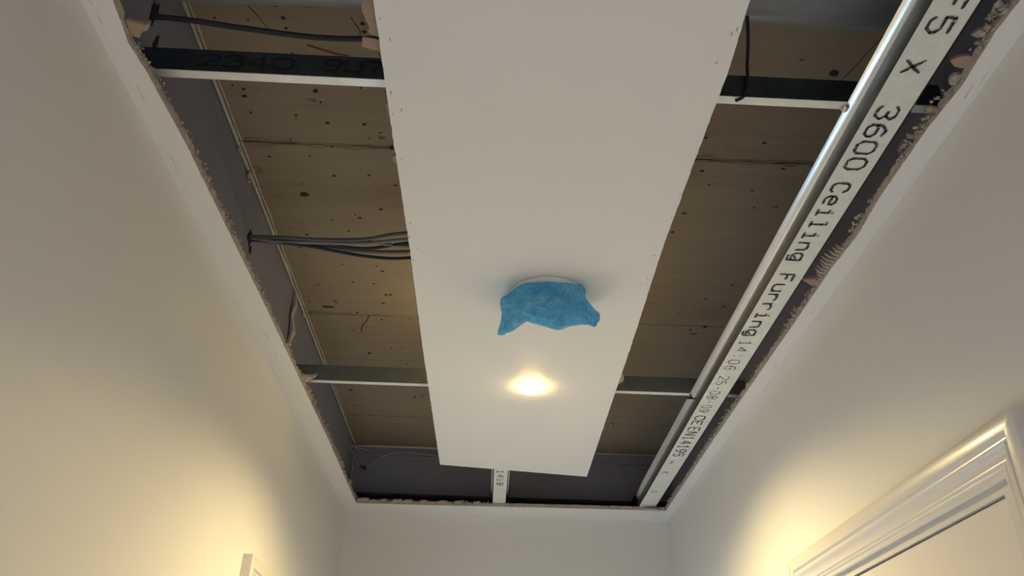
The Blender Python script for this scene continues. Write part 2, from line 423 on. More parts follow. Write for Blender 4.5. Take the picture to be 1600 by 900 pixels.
def add_strip(line, outer, amp_top, seed, inward):
    o_, b_, m_, t_ = strip(line, outer, amp_top, seed, inward); n = len(o_)
    vo = [(*q, ZC) for q in o_]; vt = [(*q, ZT) for q in o_]
    paint_.add(vo + b_, [(i, i+1, n+i+1, n+i) for i in range(n-1)])
    core_.add(b_ + m_ + t_ + vt, [(i, i+1, n+i+1, n+i) for i in range(n-1)] + [(n+i, n+i+1, 2*n+i+1, 2*n+i) for i in range(n-1)] + [(2*n+i, 2*n+i+1, 3*n+i+1, 3*n+i) for i in range(n-1)])
paint_, core_ = MB(), MB()
def corner_y(p): return p.y if p.y < 2.914 else YF
add_strip(Lc, lambda p: (XL, YF if p.y > 2.9149 else p.y), 0.0030, 1, -1)
add_strip(Fc, lambda p: (XL if p.x < -0.4959 else (XR if p.x > 0.6219 else p.x), YF), 0.0040, 2, -1)
add_strip(Rc, lambda p: (XR, YF if p.y > 2.8819 else p.y), 0.0040, 3, -1)
ce = MB(); ce.v = paint_.v; ce.f = paint_.f
ce.box(XL, XR, YB, YO, ZC, ZT)
ceil_o = tag(ce.build('ceiling', M['ceiling']), kind='structure')
o = core_.build('broken_edge', M['gypsum'], ceil_o); o['label'] = 'rough broken plasterboard edge of the cut-out opening'
# crumbs of gypsum caught along the cut
cr = MB(); rc = random.Random(11)
def crumbs(line, dens, inward, zlo=ZC+0.004, zhi=ZT+0.004, spread=0.006, smax=0.0045, keep=lambda p: True):
    L = rough_line(line, 0.004, 0.001, 5)
    for p, d in L:
        if p.y < 0.5 or rc.random() > dens or not keep(p): continue
        g = 0.5 + noise.noise(Vector((p.x*12, p.y*12, 3)))*1.4
        if g < 0.15: continue
        nrm = Vector((-d.y, d.x))*inward; q = p + nrm*rc.uniform(0.0, spread)
        cr.lump((q.x, q.y, rc.uniform(zlo, zhi)), rc.uniform(0.0012, smax)*min(1.2, g+0.4), rc, 0.6)
crumbs(Lc, 1.0, -1, smax=0.0046, spread=0.008)
crumbs(Fc, 0.9, -1, keep=lambda p: p.x < 0.05, spread=0.010, smax=0.006)
crumbs(Rc, 1.0, -1, smax=0.0052, spread=0.009)
crumbs([(0.619,0.90),(0.625,0.79),(0.620,0.62)], 1.0, -1, smax=0.008, spread=0.018)
tag(cr.build('plaster_crumb', M['gypsum'], ceil_o), 'loose crumbs of broken plaster along the cut edge', kind='stuff')
# feathered gypsum teeth on the right edge
teeth = MB()
for k in range(11):
    y = 1.20 + k*0.0105; L_ = 0.012 + 0.010*math.sin(k/10*math.pi) + rc.uniform(-0.003, 0.003)
    teeth.tube([(0.621, y, ZC+0.007), (0.621-L_*0.6, y+0.003, ZC+0.010), (0.621-L_, y+0.002, ZT+0.004)], [0.0042, 0.0034, 0.0010], 6)
tag(teeth.build('torn_teeth', M['gypsum'], ceil_o), 'row of fine torn plaster teeth on the right edge', kind='stuff')
# bigger torn flakes of liner and plaster
def flake(pts, z, thick, m, parent, label=None, name='torn_flake', tilt=0.0, k=1.0):
    if k != 1.0:
        ax = pts[0][0]; ay = sum(p[1] for p in pts)/len(pts); pts = [(ax+(x-ax)*k, ay+(y-ay)*k) for x, y in pts]
    n = len(pts); cx = sum(p[0] for p in pts)/n; cy = sum(p[1] for p in pts)/n
    c0 = Vector((cx, cy, z + 0.0015))
    base = [Vector((x, y, z + tilt*(x - pts[0][0]) + 0.0015*noise.noise(Vector((x*90, y*90, 2))))) for x, y in pts]
    mb = MB(); top = [Vector((v.x*0.94+cx*0.06, v.y*0.94+cy*0.06, v.z+thick)) for v in base]
    cb = Vector((cx, cy, sum(v.z for v in base)/n - thick*0.35)); ct = Vector((cx, cy, sum(v.z for v in top)/n))
    mb.add(base + top + [cb, ct], [(k, (k+1) % n, 2*n) for k in range(n)] + [(n+k, n+(k+1) % n, 2*n+1) for k in range(n)] + [(k, (k+1) % n, n+(k+1) % n, n+k) for k in range(n)])
    o = mb.build(name, m, parent)
    if label: o['label'] = label
    return o
flake([(-0.508,0.735),(-0.495,0.742),(-0.480,0.752),(-0.468,0.750),(-0.478,0.764),(-0.490,0.768),(-0.498,0.780),(-0.508,0.772)], ZT-0.004, 0.006, M['paper'], ceil_o, 'pinkish torn flake on the left edge, near the black cable', tilt=0.3, k=0.7)
flake([(0.626,0.745),(0.612,0.742),(0.598,0.748),(0.588,0.760),(0.600,0.770),(0.612,0.772),(0.626,0.768)], ZT-0.003, 0.005, M['paper'], ceil_o, 'pinkish torn flake on the right edge, beside the printed channel', tilt=-0.2, k=0.75)
flake([(0.622,0.768),(0.608,0.772),(0.602,0.785),(0.604,0.800),(0.612,0.806),(0.622,0.800)], ZC+0.008, 0.006, M['gypsum'], ceil_o, tilt=-0.3, k=0.55)
flake([(0.620,0.838),(0.604,0.836),(0.594,0.842),(0.600,0.856),(0.612,0.860),(0.620,0.856)], ZT-0.004, 0.004, M['paper'], ceil_o, tilt=-0.1, k=0.6)
flake([(0.620,1.306),(0.606,1.312),(0.590,1.322),(0.584,1.322),(0.604,1.332),(0.620,1.338)], ZC+0.006, 0.005, M['paper'], ceil_o, 'small pointed torn flake halfway along the right edge', tilt=-0.25)
flake([(0.625,0.680),(0.610,0.690),(0.596,0.708),(0.590,0.722),(0.604,0.724),(0.616,0.712),(0.626,0.706)], ZT-0.003, 0.004, M['gypsum'], ceil_o, tilt=-0.3, k=0.6)
flake([(0.622,0.90),(0.610,0.915),(0.600,0.935),(0.606,0.955),(0.618,0.965),(0.624,0.94)], ZT+0.008, 0.004, M['void_wall'], ceil_o, tilt=0.2, k=0.7)
flake([(-0.492,1.845),(-0.478,1.855),(-0.462,1.862),(-0.452,1.860),(-0.468,1.875),(-0.488,1.885)], ZC+0.006, 0.007, M['gypsum'], ceil_o, 'pale torn flake on the left edge under the far crossbar', tilt=0.3)
for (x, y, s_) in ((-0.468, 2.895, 0.016), (-0.40, 2.900, 0.012), (-0.345, 2.898, 0.016), (-0.31, 2.898, 0.013), (-0.255, 2.898, 0.012), (-0.185, 2.895, 0.012), (-0.13, 2.893, 0.010), (-0.06, 2.892, 0.010)):
    n = 8; flake([(x + s_*1.5*math.cos(6.283*k/n)*rc.uniform(.7, 1.2), y + s_*0.8*math.sin(6.283*k/n)*rc.uniform(.7, 1.2)) for k in range(n)], ZC+0.008, 0.006, M['gypsum'], ceil_o, tilt=0.1)
# curled skim at the far right where the channel meets the edge
flake([(0.535,2.885),(0.545,2.868),(0.575,2.862),(0.598,2.870),(0.602,2.886)], ZC-0.001, 0.003, M['mortar'], ceil_o)
# tape ridge lines, a fine raised edge of skim on the margins and far wall
def ridge(pts, r, parent, m):
    mb = MB(); mb.tube(pts, r, 5); return mb.build('skim_ridge', m, parent, True)
for (y0, y1, x) in ((0.72, 0.88, -0.538), (0.95, 1.10, -0.5385), (1.55, 1.9, -0.537)):
    ridge([(x + 0.0015*noise.noise(Vector((k, y0, 0))), y0+(y1-y0)*k/8, ZC) for k in range(9)], [0.0002]+[0.0008]*7+[0.0002], ceil_o, M['ceiling'])
ridge([(0.6475 + 0.0012*noise.noise(Vector((k*0.7, 1, 0))), 0.75+0.9*k/24, ZC) for k in range(25)], [0.0002]+[0.0008]*23+[0.0002], ceil_o, M['ceiling'])
ridge([(-0.40+0.95*k/20, YF, 0.800+0.001*noise.noise(Vector((k*0.6, 2, 0)))) for k in range(21)], [0.0002]+[0.0007]*19+[0.0002], wf, M['wall'])

def smudge(x, y, l, w, ang, parent=ceil_o):
    r_ = random.Random(int(abs(x*9999+y*777))); n_ = 12; c_, s_ = math.cos(ang), math.sin(ang); vs = []
    for k in range(n_):
        a = 6.283*k/n_; u = l/2*math.cos(a)*r_.uniform(.75, 1.1); v = w/2*math.sin(a)*r_.uniform(.4, 1.3)
        vs.append((x+u*s_+v*c_, y+u*c_-v*s_, ZC-0.0003))
    mb = MB(); mb.add(vs, [tuple(range(n_))]); mb.build('scuff_mark', M['scuff'], parent)
M['scuff'] = paint('grey_scuff', (0.54, 0.525, 0.51), 0.7, 0.1, 60, 0.1)
for q in ((-0.537, 0.70, 0.030, 0.0022, 0.1), (-0.536, 0.735, 0.018, 0.0014, 0.05), (-0.530, 0.87, 0.045, 0.0012, 0.05), (-0.533, 1.02, 0.05, 0.0012, 0.0), (-0.52, 1.62, 0.05, 0.0018, -0.03), (-0.525, 1.72, 0.06, 0.0012, 0.02),
          (0.640, 0.80, 0.035, 0.0028, 0.03), (0.647, 0.775, 0.028, 0.0016, 0.05), (0.636, 0.86, 0.02, 0.0010, 0.0), (0.640, 1.42, 0.035, 0.0022, 0.05), (0.642, 1.68, 0.04, 0.0015, 0.0), (0.641, 1.98, 0.05, 0.0014, 0.02)):
    smudge(*q)
# ------------------------------------------------------------------ steel grid
# two crossbars (open channels) that span between the side walls
GLY = {
 'M': ['0,0 0,6 2,3 4,6 4,0'], 'F': ['0,0 0,6 4,6', '0,3.2 3,3.2'], 'x': ['0.3,0 3.7,4.2', '0.3,4.2 3.7,0'],
 '0': ['1,0 0,1.3 0,4.7 1,6 3,6 4,4.7 4,1.3 3,0 1,0'], '1': ['1,4.8 2,6 2,0', '0.8,0 3.2,0'],
 '2': ['0,5 1,6 3,6 4,5 4,3.8 0,0 4,0'], '3': ['0,5.2 1,6 3,6 4,5 3,3.3 1.6,3.3', '3,3.3 4,1.5 3,0 1,0 0,0.9'],
 '4': ['3,0 3,6 0,2 4,2'], '5': ['4,6 0,6 0,3.4 3,3.6 4,2.4 4,1.2 3,0 1,0 0,1'], '6': ['3.6,5.6 2,6 0.6,4.6 0,3 0,1.2 1,0 3,0 4,1.2 4,2.2 3,3.4 1,3.4 0,2.4'],
 '8': ['1,3.2 0,1.4 1,0 3,0 4,1.4 3,3.2 1,3.2 0,4.7 1,6 3,6 4,4.7 3,3.2'], '9': ['0.4,0.4 2,0 3.4,1.4 4,3 4,4.8 3,6 1,6 0,4.8 0,3.8 1,2.6 3,2.6 4,3.6'],
 'C': ['4,4.8 3,6 1,6 0,4.8 0,1.2 1,0 3,0 4,1.2'], 'E': ['4,0 0,0 0,6 4,6', '0,3.1 3,3.1'], 'N': ['0,0 0,6 4,0 4,6'], 'H': ['0,0 0,6', '4,0 4,6', '0,3 4,3'],
 'e': ['0,2.2 4,2.2 4,3.2 3,4.2 1,4.2 0,3.2 0,1 1,0 3.6,0'], 'i': ['0.8,4.2 2,4.2 2,0', '0.6,0 3.4,0', '2,5.4 2,6'], 'l': ['0.8,6 2,6 2,0', '0.6,0 3.4,0'],
 'n': ['0,0 0,4.2', '0,3.2 1.4,4.2 3,4.2 4,3.2 4,0'], 'g': ['4,0.8 3,0 1,0 0,1 0,3.2 1,4.2 4,4.2 4,-0.6 3.2,-1.3 1,-1.3', '1.4,0.9 3,2.0'],
 'u': ['0,4.2 0,1 1,0 3,0 4,1', '4,4.2 4,0'], 'r': ['0,0 0,4.2', '0,3 1.4,4.2 3.2,4.2 4,3.4'], ':': ['2,1 2,1.6', '2,4 2,4.6'], '-': ['0.8,3 3.2,3'],
 '.': ['2,0 2,0.6'], 'K': ['0,0 0,6', '4,6 0,3 4,0'], 'S': ['4,5 3,6 1,6 0,4.8 1,3.2 3,2.9 4,1.4 3,0 1,0 0,1'], 'U': ['0,6 0,1 1,0 3,0 4,1 4,6'],
 '7': ['0,6 4,6 1.6,0'], 'J': ['3,6 3,1 2,0 1,0 0,1'], 'I': ['1,0 3,0', '2,0 2,6', '1,6 3,6']}
rt = random.Random(31)
def text_mesh(chars, m, name, parent, place, pitch, height, width, label=None, wd=0.0034, skip=0.10):
    """inkjet print: every letter a part, drawn as short uneven strokes; place(u, v): u along the text, v up the letter"""
    for i, ch in enumerate(chars):
        if ch not in GLY: continue
        mb = MB(); u0 = (i+0.5)*pitch
        for st in GLY[ch]:
            P = [Vector([float(q) for q in p.split(',')]) for p in st.split()]
            P = [Vector((u0 + (p.x/4-0.5)*width, p.y/6*height)) for p in P]
            for a_, b_ in zip(P, P[1:]):
                L_ = (b_-a_).length
                if L_ < 1e-6: continue
                d = (b_-a_)/L_; nn = Vector((-d.y, d.x)); k_ = max(1, round(L_/(wd*1.9)))
                for q in range(k_):
                    if k_ > 1 and rt.random() < skip: continue
                    s0 = a_ + d*(L_*q/k_ - wd*0.30); s1 = a_ + d*(L_*(q+1)/k_ + wd*0.12)
                    w0 = wd*rt.uniform(0.34, 0.56); w1 = wd*rt.uniform(0.34, 0.56); j = nn*rt.uniform(-0.12, 0.12)*wd
                    e0 = s0 + j; e1 = s1 + j
                    pts = [e0-nn*w0*0.7, e0+nn*w0*0.7, e0+d*wd*0.3+nn*w0, e1-d*wd*0.3+nn*w1, e1+nn*w1*0.6, e1-nn*w1*0.6, e1-d*wd*0.3-nn*w1, e0+d*wd*0.3-nn*w0]
                    mb.add([place(p.x, p.y) for p in pts], [(0,1,2,3,4,5,6,7)])
        if mb.v:
            o = mb.build('printed_letter', m, parent)
ZP = ZT + 0.0265               # underside of the crossbars = top of the furring flanges
def crossbar(y, label, wm):
    e = empty('crossbar_channel', label, 'metal channel', (0.05, y, ZP))
    e['group'] = 'steel crossbars under the slab'
    x0, x1 = XL+0.004, XR-0.004
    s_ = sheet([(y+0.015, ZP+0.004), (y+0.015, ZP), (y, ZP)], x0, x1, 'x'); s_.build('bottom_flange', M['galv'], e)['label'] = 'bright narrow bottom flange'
    s_ = sheet([(y, ZP), (y, ZP+0.0425)], x0, x1, 'x', 0.0009); s_.build('web', wm, e)['label'] = 'upright face darkened as in shade'
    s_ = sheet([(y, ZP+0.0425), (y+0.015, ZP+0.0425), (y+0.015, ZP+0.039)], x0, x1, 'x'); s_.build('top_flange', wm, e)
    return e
cb1 = crossbar(0.8620, 'shade-darkened steel crossbar nearest the camera, with faint print and a bright bottom flange', M['web_near'])
cb2 = crossbar(1.935, 'shade-darkened steel crossbar farther off, beyond the cable bundle', M['web_far'])
def web_txt(s, x0, pitch, hgt, w, e, y, z):
    text_mesh(s, M['ink_web'], 'printed_text', e, lambda u, v: (x0+u, y-0.0012, z+v), pitch, hgt, w, wd=0.005, skip=0)
web_txt('2340', -0.46, 0.036, 0.022, 0.030, cb1, 0.8620, ZP+0.010)
cb1.rotation_euler.z = 0.0103
web_txt('9U7', -0.275, 0.030, 0.022, 0.024, cb1, 0.8620, ZP+0.012)

def furring(xc, y0, y1, label, hw=0.029, fw=0.019, side=0.005):
    e = empty('furring_channel', label, 'furring channel', (xc, (y0+y1)/2, ZT))
    e['group'] = 'steel furring channels along the corridor'
    s_ = sheet([(xc-hw, ZT), (xc-hw*0.06, ZT+0.0004), (xc+hw*0.06, ZT+0.0004), (xc+hw, ZT)][::1], y0, y1, 'y', 0.0007)
    fc = s_.build('face', M['galv_face'], e); fc['label'] = 'pale flat face printed with black letters'
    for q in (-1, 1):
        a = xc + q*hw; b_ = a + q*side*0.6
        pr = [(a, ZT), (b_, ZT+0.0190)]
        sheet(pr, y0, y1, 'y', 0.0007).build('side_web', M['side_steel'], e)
        # flange with rolled hem, convex underside
        c0 = b_; pr = []
        for k in range(9):
            t = k/8; pr.append((c0 + q*fw*t, ZT + 0.0190 + 0.0074*(max(0.0, t-0.25)/0.75)**2))
        sheet(pr, y0, y1, 'y', 0.0005).build('flange', M['flange'], e, auto=40)
    return e
M['flange'] = galv('polished_flange', (0.66, 0.68, 0.69), 0.22, 0.05, 1.0)
fr = furring(0.5555, 0.12, 2.925, 'long steel furring channel with printed face along the right side')
# straight printing down its face (reads away from the camera, letter tops to the right)
PF = lambda y0, v0=0.552-0.0135: (lambda u, v: (v0+v, y0+u, ZT-0.0006))
PR = [('M', 0.606, 0.034, 0.030, 0.026, 'ink'), ('F', 0.643, 0.034, 0.030, 0.026, 'ink'), ('5', 0.680, 0.036, 0.030, 0.029, 'ink'), ('x', 0.752, 0.036, 0.036, 0.030, 'ink'),
      ('3600', 0.840, 0.0385, 0.030, 0.031, 'ink'), ('Ceiling', 1.018, 0.0345, 0.028, 0.027, 'ink'), ('Furring', 1.297, 0.038, 0.028, 0.029, 'ink'),
      ('14:06', 1.578, 0.032, 0.025, 0.024, 'ink_faint'), ('25-08-09', 1.765, 0.0295, 0.024, 0.022, 'ink_faint'), ('CE', 2.018, 0.036, 0.026, 0.030, 'ink'),
      ('EN14195', 2.100, 0.0355, 0.030, 0.027, 'ink'), ('H K .:S', 2.375, 0.050, 0.018, 0.022, 'ink_faint')]
for s_, y0, p_, h_, w_, k_ in PR: text_mesh(s_, M[k_], 'printed_text', fr, PF(y0), p_, h_, w_*0.86, None, 0.0050 if k_ == 'ink' and y0 < 1.9 else 0.0038 if k_ == 'ink' else 0.0024, 0.0 if k_ == 'ink' else 0.10)
mb = MB(); mb.box(0.5005, 0.5225, 1.950, 1.953, ZT+0.0172, ZT+0.0230); mb.build('joint_gap', M['black'], fr)
fm = furring(0.021, 1.9, 2.925, 'short end of a steel furring channel emerging past the board end', 0.0225, 0.009, 0.006)
text_mesh('EN 1419', M['ink_faint'], 'printed_text', fm, lambda u, v: (0.010+v, 2.40+u, ZT-0.0006), 0.042, 0.020, 0.032)
# perimeter track along the far edge, both channels sit in it
pt = empty('perimeter_track', 'dark steel perimeter track along the far edge of the opening', 'metal track', (0.05, 2.96, ZT))
sheet([(2.905, ZT+0.0015), (YF-0.003, ZT+0.0015)], XL+0.004, XR-0.004, 'x', 0.0007).build('bottom_leg', M['track'], pt)
sheet([(2.912, ZT+0.0275), (YF-0.002, ZT+0.0275), (YF-0.002, ZT+0.002)], XL+0.004, XR-0.004, 'x', 0.0007).build('upper_leg', M['track'], pt)
# screws fixing the channel to the crossbar
def screw(x, y, z, label):
    mb = MB(); mb.lathe([(0.0002, -0.0042), (0.0042, -0.0036), (0.0058, -0.0010), (0.0052, 0.0), (0.002, 0.001), (0.002, 0.006)], (x, y, z), 18)
    o = tag(mb.build('screw', M['flange'], None, auto=40), label, 'screw'); o.location = (0, 0, 0); return o
screw(0.503, 0.878, ZP-0.0035, 'small shiny screw head where the right channel crosses the nearest crossbar')
tag(ribbon('wire_hanger', [(0.598, 2.62, ZT+0.07), (0.606, 2.66, ZT+0.03), (0.612, 2.68, ZT+0.004)], 0.006, M['galv_dark']), 'small grey metal strap right of the printed channel near the far corner', 'strap')

# ------------------------------------------------------------------ grey pipe running across at the top
pp = empty('service_pipe', 'grey service pipe crossing under the slab at the top of the picture', 'pipe', (0.05, 0.804, 1.032))
mb = MB(); mb.tube([(XL-0.02 + (XR-XL+0.04)*k/12, 0.804, 1.0325) for k in range(13)], 0.052, 40); mb.build('pipe_barrel', M['pipe'], pp, auto=50)
def pipe_txt(u, v):
    a = math.radians(-38) + (v)/0.052
    return (-0.335+u, 0.804 + 0.0526*math.cos(a), 1.0325 + 0.0526*math.sin(a))
text_mesh('0EJ IE', M['ink_web'], 'printed_text', pp, pipe_txt, 0.022, 0.012, 0.016)

# ------------------------------------------------------------------ centre strip of ceiling board
pb = empty('plasterboard_strip', 'long white painted ceiling board left standing in the middle of the opening', 'ceiling board', (0.06, 1.4, ZC))
PLn = [(-0.172,YO+0.004),(-0.174,0.70),(-0.174,0.92),(-0.172,1.24),(-0.174,1.64),(-0.1715,2.459)]
PRn = [(0.298,2.529),(0.296,1.90),(0.2955,1.62),(0.2915,1.21),(0.296,0.91),(0.299,0.78),(0.295,0.66),(0.295,YO+0.004)]
Ll = rough_line(PLn, 0.010, 0.0014, 21); Rl = rough_line(PRn, 0.010, 0.0012, 22)
loop = [p for p, d in Ll] + [p for p, d in Rl]
n = len(loop)
me = bpy.data.meshes.new('board'); bm = bmesh.new()
vb = [bm.verts.new((p.x, p.y, ZC)) for p in loop]; bm.faces.new(vb)
vt = [bm.verts.new((p.x + 0.0008*random.uniform(-1, 1), p.y, ZT)) for p in loop]; bm.faces.new(vt[::-1])
for k in range(n):
    fq = bm.faces.new((vb[k], vt[k], vt[(k+1) % n], vb[(k+1) % n])); fq.material_index = 1
bmesh.ops.recalc_face_normals(bm, faces=bm.faces); bmesh.ops.triangulate(bm, faces=bm.faces[:]); bm.to_mesh(me); bm.free()
o = origin_to(link('board', me, M['panel'], pb)); me.materials.append(M['gypsum'])
# torn paper tabs on its left edge, near the top of the picture
T1 = [(-0.168,0.690),(-0.178,0.685),(-0.186,0.689),(-0.192,0.699),(-0.193,0.712),(-0.189,0.726),(-0.186,0.735),(-0.180,0.737),(-0.168,0.733)]
flake(T1, ZC+0.004, 0.002, M['paper'], pb, 'rounded torn brown paper tab on the left edge', 'torn_paper', -0.2)
flake([(-0.168,0.731),(-0.186,0.735),(-0.189,0.745),(-0.185,0.750),(-0.175,0.751),(-0.168,0.753)], ZC+0.006, 0.003, M['paper'], pb, None, 'torn_paper', -0.15)
flake([(-0.168,0.756),(-0.197,0.753),(-0.200,0.769),(-0.180,0.774),(-0.168,0.781)], ZC+0.005, 0.003, M['paper'], pb, 'square torn paper tab below the rounded one', 'torn_paper', -0.05)
flake([(-0.170,0.868),(-0.179,0.872),(-0.178,0.895),(-0.172,0.915)], ZC+0.004, 0.003, M['paper'], pb, None, 'torn_paper')
flake([(-0.172,0.985),(-0.180,0.990),(-0.180,1.005),(-0.173,1.012)], ZC+0.004, 0.003, M['paper'], pb, None, 'torn_paper')
flake([(0.292,1.755),(0.303,1.765),(0.309,1.80),(0.300,1.822),(0.292,1.83)], ZC+0.005, 0.006, M['paper'], pb, 'torn paper curl on the right edge by the far crossbar', 'torn_paper')
flake([(0.292,2.10),(0.301,2.105),(0.300,2.12),(0.292,2.122)], ZC+0.003, 0.003, M['gypsum'], pb, None, 'torn_paper')
# scuffs on the board: shallow chips in the paint along the edges
sc = MB(); rs = random.Random(5)
for k in range(24):
    left = rs.random() < 0.5; x = (-0.170+abs(rs.gauss(0, 0.008))) if left else (0.292-abs(rs.gauss(0, 0.010)))
    y = rs.uniform(0.68, 1.4); s_ = rs.uniform(0.0010, 0.0028); m_ = 6
    sc.add([(x+s_*0.7*math.cos(6.283*q/m_)*rs.uniform(.5,1.2), y+s_*2*math.sin(6.283*q/m_)*rs.uniform(.5,1.2), ZC-0.0003) for q in range(m_)], [tuple(range(m_))])
M['scuff'] = paint('grey_scuff', (0.50, 0.475, 0.45), 0.7, 0.1, 60, 0.1)
tag(sc.build('paint_chip', M['scuff'], pb), kind='stuff')

# ------------------------------------------------------------------ downlight
def downlight(x, y, label, power, ang=152, col=(1.0, 0.76, 0.34)):
    e = empty('downlight', label, 'downlight', (x, y, ZC)); e['group'] = 'ceiling downlights'
    mb = MB(); mb.lathe([(0.0325, -0.0002), (0.0365, -0.0004), (0.0362, -0.0012), (0.0325, -0.0014), (0.0310, -0.0008)], (x, y, ZC), 48)
    mb.build('bezel', M['white_plastic'], e, auto=50)
    mb = MB(); mb.lathe([(0.0300, -0.0010), (0.0300, -0.0060), (0.0280, -0.0100), (0.022, -0.0130), (0.012, -0.0150), (0.001, -0.0153)], (x, y, ZC), 40)
    cb = MB(); cb.lathe([(0.037, 0.0126), (0.037, 0.050), (0.030, 0.058), (0.001, 0.060)], (x, y, ZC), 28); cb.build('can', M['galv_dark'], e, auto=40)
    mb.build('lens', M['lamp'], e, auto=60)['label'] = 'glowing warm lens'
    l = bpy.data.lights.new('beam', 'SPOT'); l.energy = power; l.color = col; l.spot_size = math.radians(ang); l.spot_blend = 0.75; l.shadow_soft_size = 0.03
    lo = bpy.data.objects.new('beam', l); COL.objects.link(lo); lo.parent = e; lo.location = (0, 0, -0.016)
downlight(0.084, 1.842, 'lit warm round downlight near the far end of the white board', 104.0)
lk = bpy.data.lights.new('leak_from_lamp_back', 'POINT'); lk.energy = 1.0; lk.color = (1.0, 0.74, 0.32); lk.shadow_soft_size = 0.02
lko = bpy.data.objects.new('leak_from_lamp_back', lk); COL.objects.link(lko); lko.location = (-0.03, 1.842, ZT+0.075)
downlight(0.084, -0.95, 'unseen second downlight behind the camera, added to bounce light off the floor', 225.0, 96, (1.0, 0.93, 0.97))  # added lamp out of view, lights the floor for bounce

# ------------------------------------------------------------------ smoke detector wrapped in blue film
DX, DYc, FY = 0.094, 1.398, 1.415
sd = empty('smoke_detector', 'round white smoke detector base on the white board, wrapped in blue film', 'smoke detector', (DX, DYc, ZC))
mb = MB(); mb.lathe([(0.0765, 0.0), (0.078, -0.0015), (0.078, -0.0065), (0.0760, -0.0085), (0.060, -0.010)], (DX, DYc, ZC), 56); mb.build('base_ring', M['white_plastic'], sd, auto=40)
mb = MB(); mb.lathe([(0.044, -0.012), (0.046, -0.015), (0.0445, -0.028), (0.038, -0.033), (0.026, -0.036), (0.001, -0.037)], (DX, DYc, ZC), 56); mb.build('housing', M['white_plastic'], sd, auto=40)
# film: a crumpled closed bag round the housing; outline measured in the plane that faces the corridor
OUT = [(275,460),(296,424),(350,405),(384,372),(420,345),(500,290),(570,275),(640,265),(780,250),(900,262),(1000,278),(1050,290),(1110,290),(1150,325),(1172,365),(1160,425),(1190,470),(1230,515),(1265,560),(1312,590),(1320,640),(1308,684),(1285,690),(1284,730),(1262,738),(1240,740),(1215,722),(1150,715),(1070,722),(990,735),(930,765),(880,775),(820,770),(740,745),(650,715),(600,700),(555,680),(520,705),(480,730),(420,780),(350,820),(300,828),(250,825),(246,800),(262,745),(278,700),(290,640),(293,590),(280,540)]
cen = Vector((DX, FY, ZC-0.030)); vdir = cen.normalized(); cen = cen - vdir*0.052
ux = Mx @ Vector((1, 0, 0)); ux = (ux - vdir*ux.dot(vdir)).normalized(); uy = ux.cross(vdir) * -1
if uy.z > 0: uy = -uy                                   # uy: down in the picture
dist = cen.length
def film_pt(px, py):                                     # zoomed-picture outline -> offsets in metres in that plane
    X = 740 + px/6.6667; Y = 400 + py/6.6667
    r = (Mx @ Vector((X-800, Y-450, f))); r = r * (dist / r.dot(vdir)); d = r - cen
    return (d.dot(ux), d.dot(uy))
poly = [film_pt(*p) for p in OUT]
# smooth the outline a little (Chaikin)
pl = []
for i in range(len(poly)):
    a, b_ = Vector(poly[i]), Vector(poly[(i+1) % len(poly)]); pl += [a.lerp(b_, .25), a.lerp(b_, .75)]
def inside(x, y):
    c = False; j = len(pl)-1
    for i in range(len(pl)):
        if (pl[i].y > y) != (pl[j].y > y) and x < (pl[j].x-pl[i].x)*(y-pl[i].y)/(pl[j].y-pl[i].y)+pl[i].x: c = not c
        j = i
    return c
def bdist(x, y):
    p = Vector((x, y)); m = 9
    for i in range(len(pl)):
        a = pl[i]; b_ = pl[(i+1) % len(pl)]; ab = b_-a; t = max(0, min(1, (p-a).dot(ab)/max(ab.dot(ab), 1e-12)))
        m = min(m, (p-(a+ab*t)).length)
    return m
bm = bmesh.new()
ov = [bm.verts.new((p.x, p.y, 0)) for p in pl]
fc = bm.faces.new(ov)
bmesh.ops.triangulate(bm, faces=[fc])
for _ in range(6):
    bmesh.ops.subdivide_edges(bm, edges=[e for e in bm.edges if e.calc_length() > 0.0026], cuts=1)
    bmesh.ops.triangulate(bm, faces=bm.faces[:])
    bmesh.ops.beautify_fill(bm, faces=bm.faces[:], edges=bm.edges[:])
bm.verts.ensure_lookup_table()
bound = {v.index for v in bm.verts if v.is_boundary}
vv = [(v.co.x, v.co.y) for v in bm.verts]; tri = [tuple(q.index for q in f_.verts) for f_ in bm.faces]
bm.free()
def wrinkle(x, y):
    # pleats fanning toward the two twisted tails plus fine crumple
    h = 0.0
    for (cx, cy, k, rad) in ((0.082, 0.030, 17, 0.085), (-0.072, 0.050, 9, 0.055)):
        a = math.atan2(y-cy, x-cx); r = math.hypot(x-cx, y-cy)
        q = abs(math.sin(a*k*0.5 + 2.6*noise.noise(Vector((x*45, y*45, k)))))
        h += (q**0.5 - 0.6) * 0.0080 * math.exp(-(r/rad)**2)
    h += 0.0050*(1-2*abs(noise.noise(Vector((x*38+3, y*60, 1.7))))**0.7)
    h += 0.0026*(1-2*abs(noise.noise(Vector((x*100+y*60, y*130, 4))))**0.8)
    return h - 0.003
front, back = [], []
n0 = len(vv)
for i, (x, y) in enumerate(vv):
    d = 0.0 if i in bound else bdist(x, y)
    t = min(1.0, d/0.034); th = 0.044*math.sqrt(max(0, 1-(1-t)**2))
    g = min(1.0, d/0.006)
    tail = max(0, (x-0.055)/0.05)
    th *= (1 - 0.35*min(1, tail))
    w = wrinkle(x, y)*g
    for lst, s_ in ((front, -1), (back, 1)):
        p = cen + ux*x + uy*y + vdir*s_*(th*(0.60 if s_ < 0 else 2.3) + w)
        if p.z > ZC-0.0022: p.z = ZC-0.0022
        lst.append(p)
ids = list(range(n0)); mp_ = {i: (i if i in bound else n0+i) for i in ids}
mb = MB(); mb.v = [tuple(p) for p in front] + [tuple(p) for p in back]
mb.f = tri + [tuple(mp_[q] for q in t_)[::-1] for t_ in tri]
fo = mb.build('plastic_cover', M['film'], None, smooth=True)
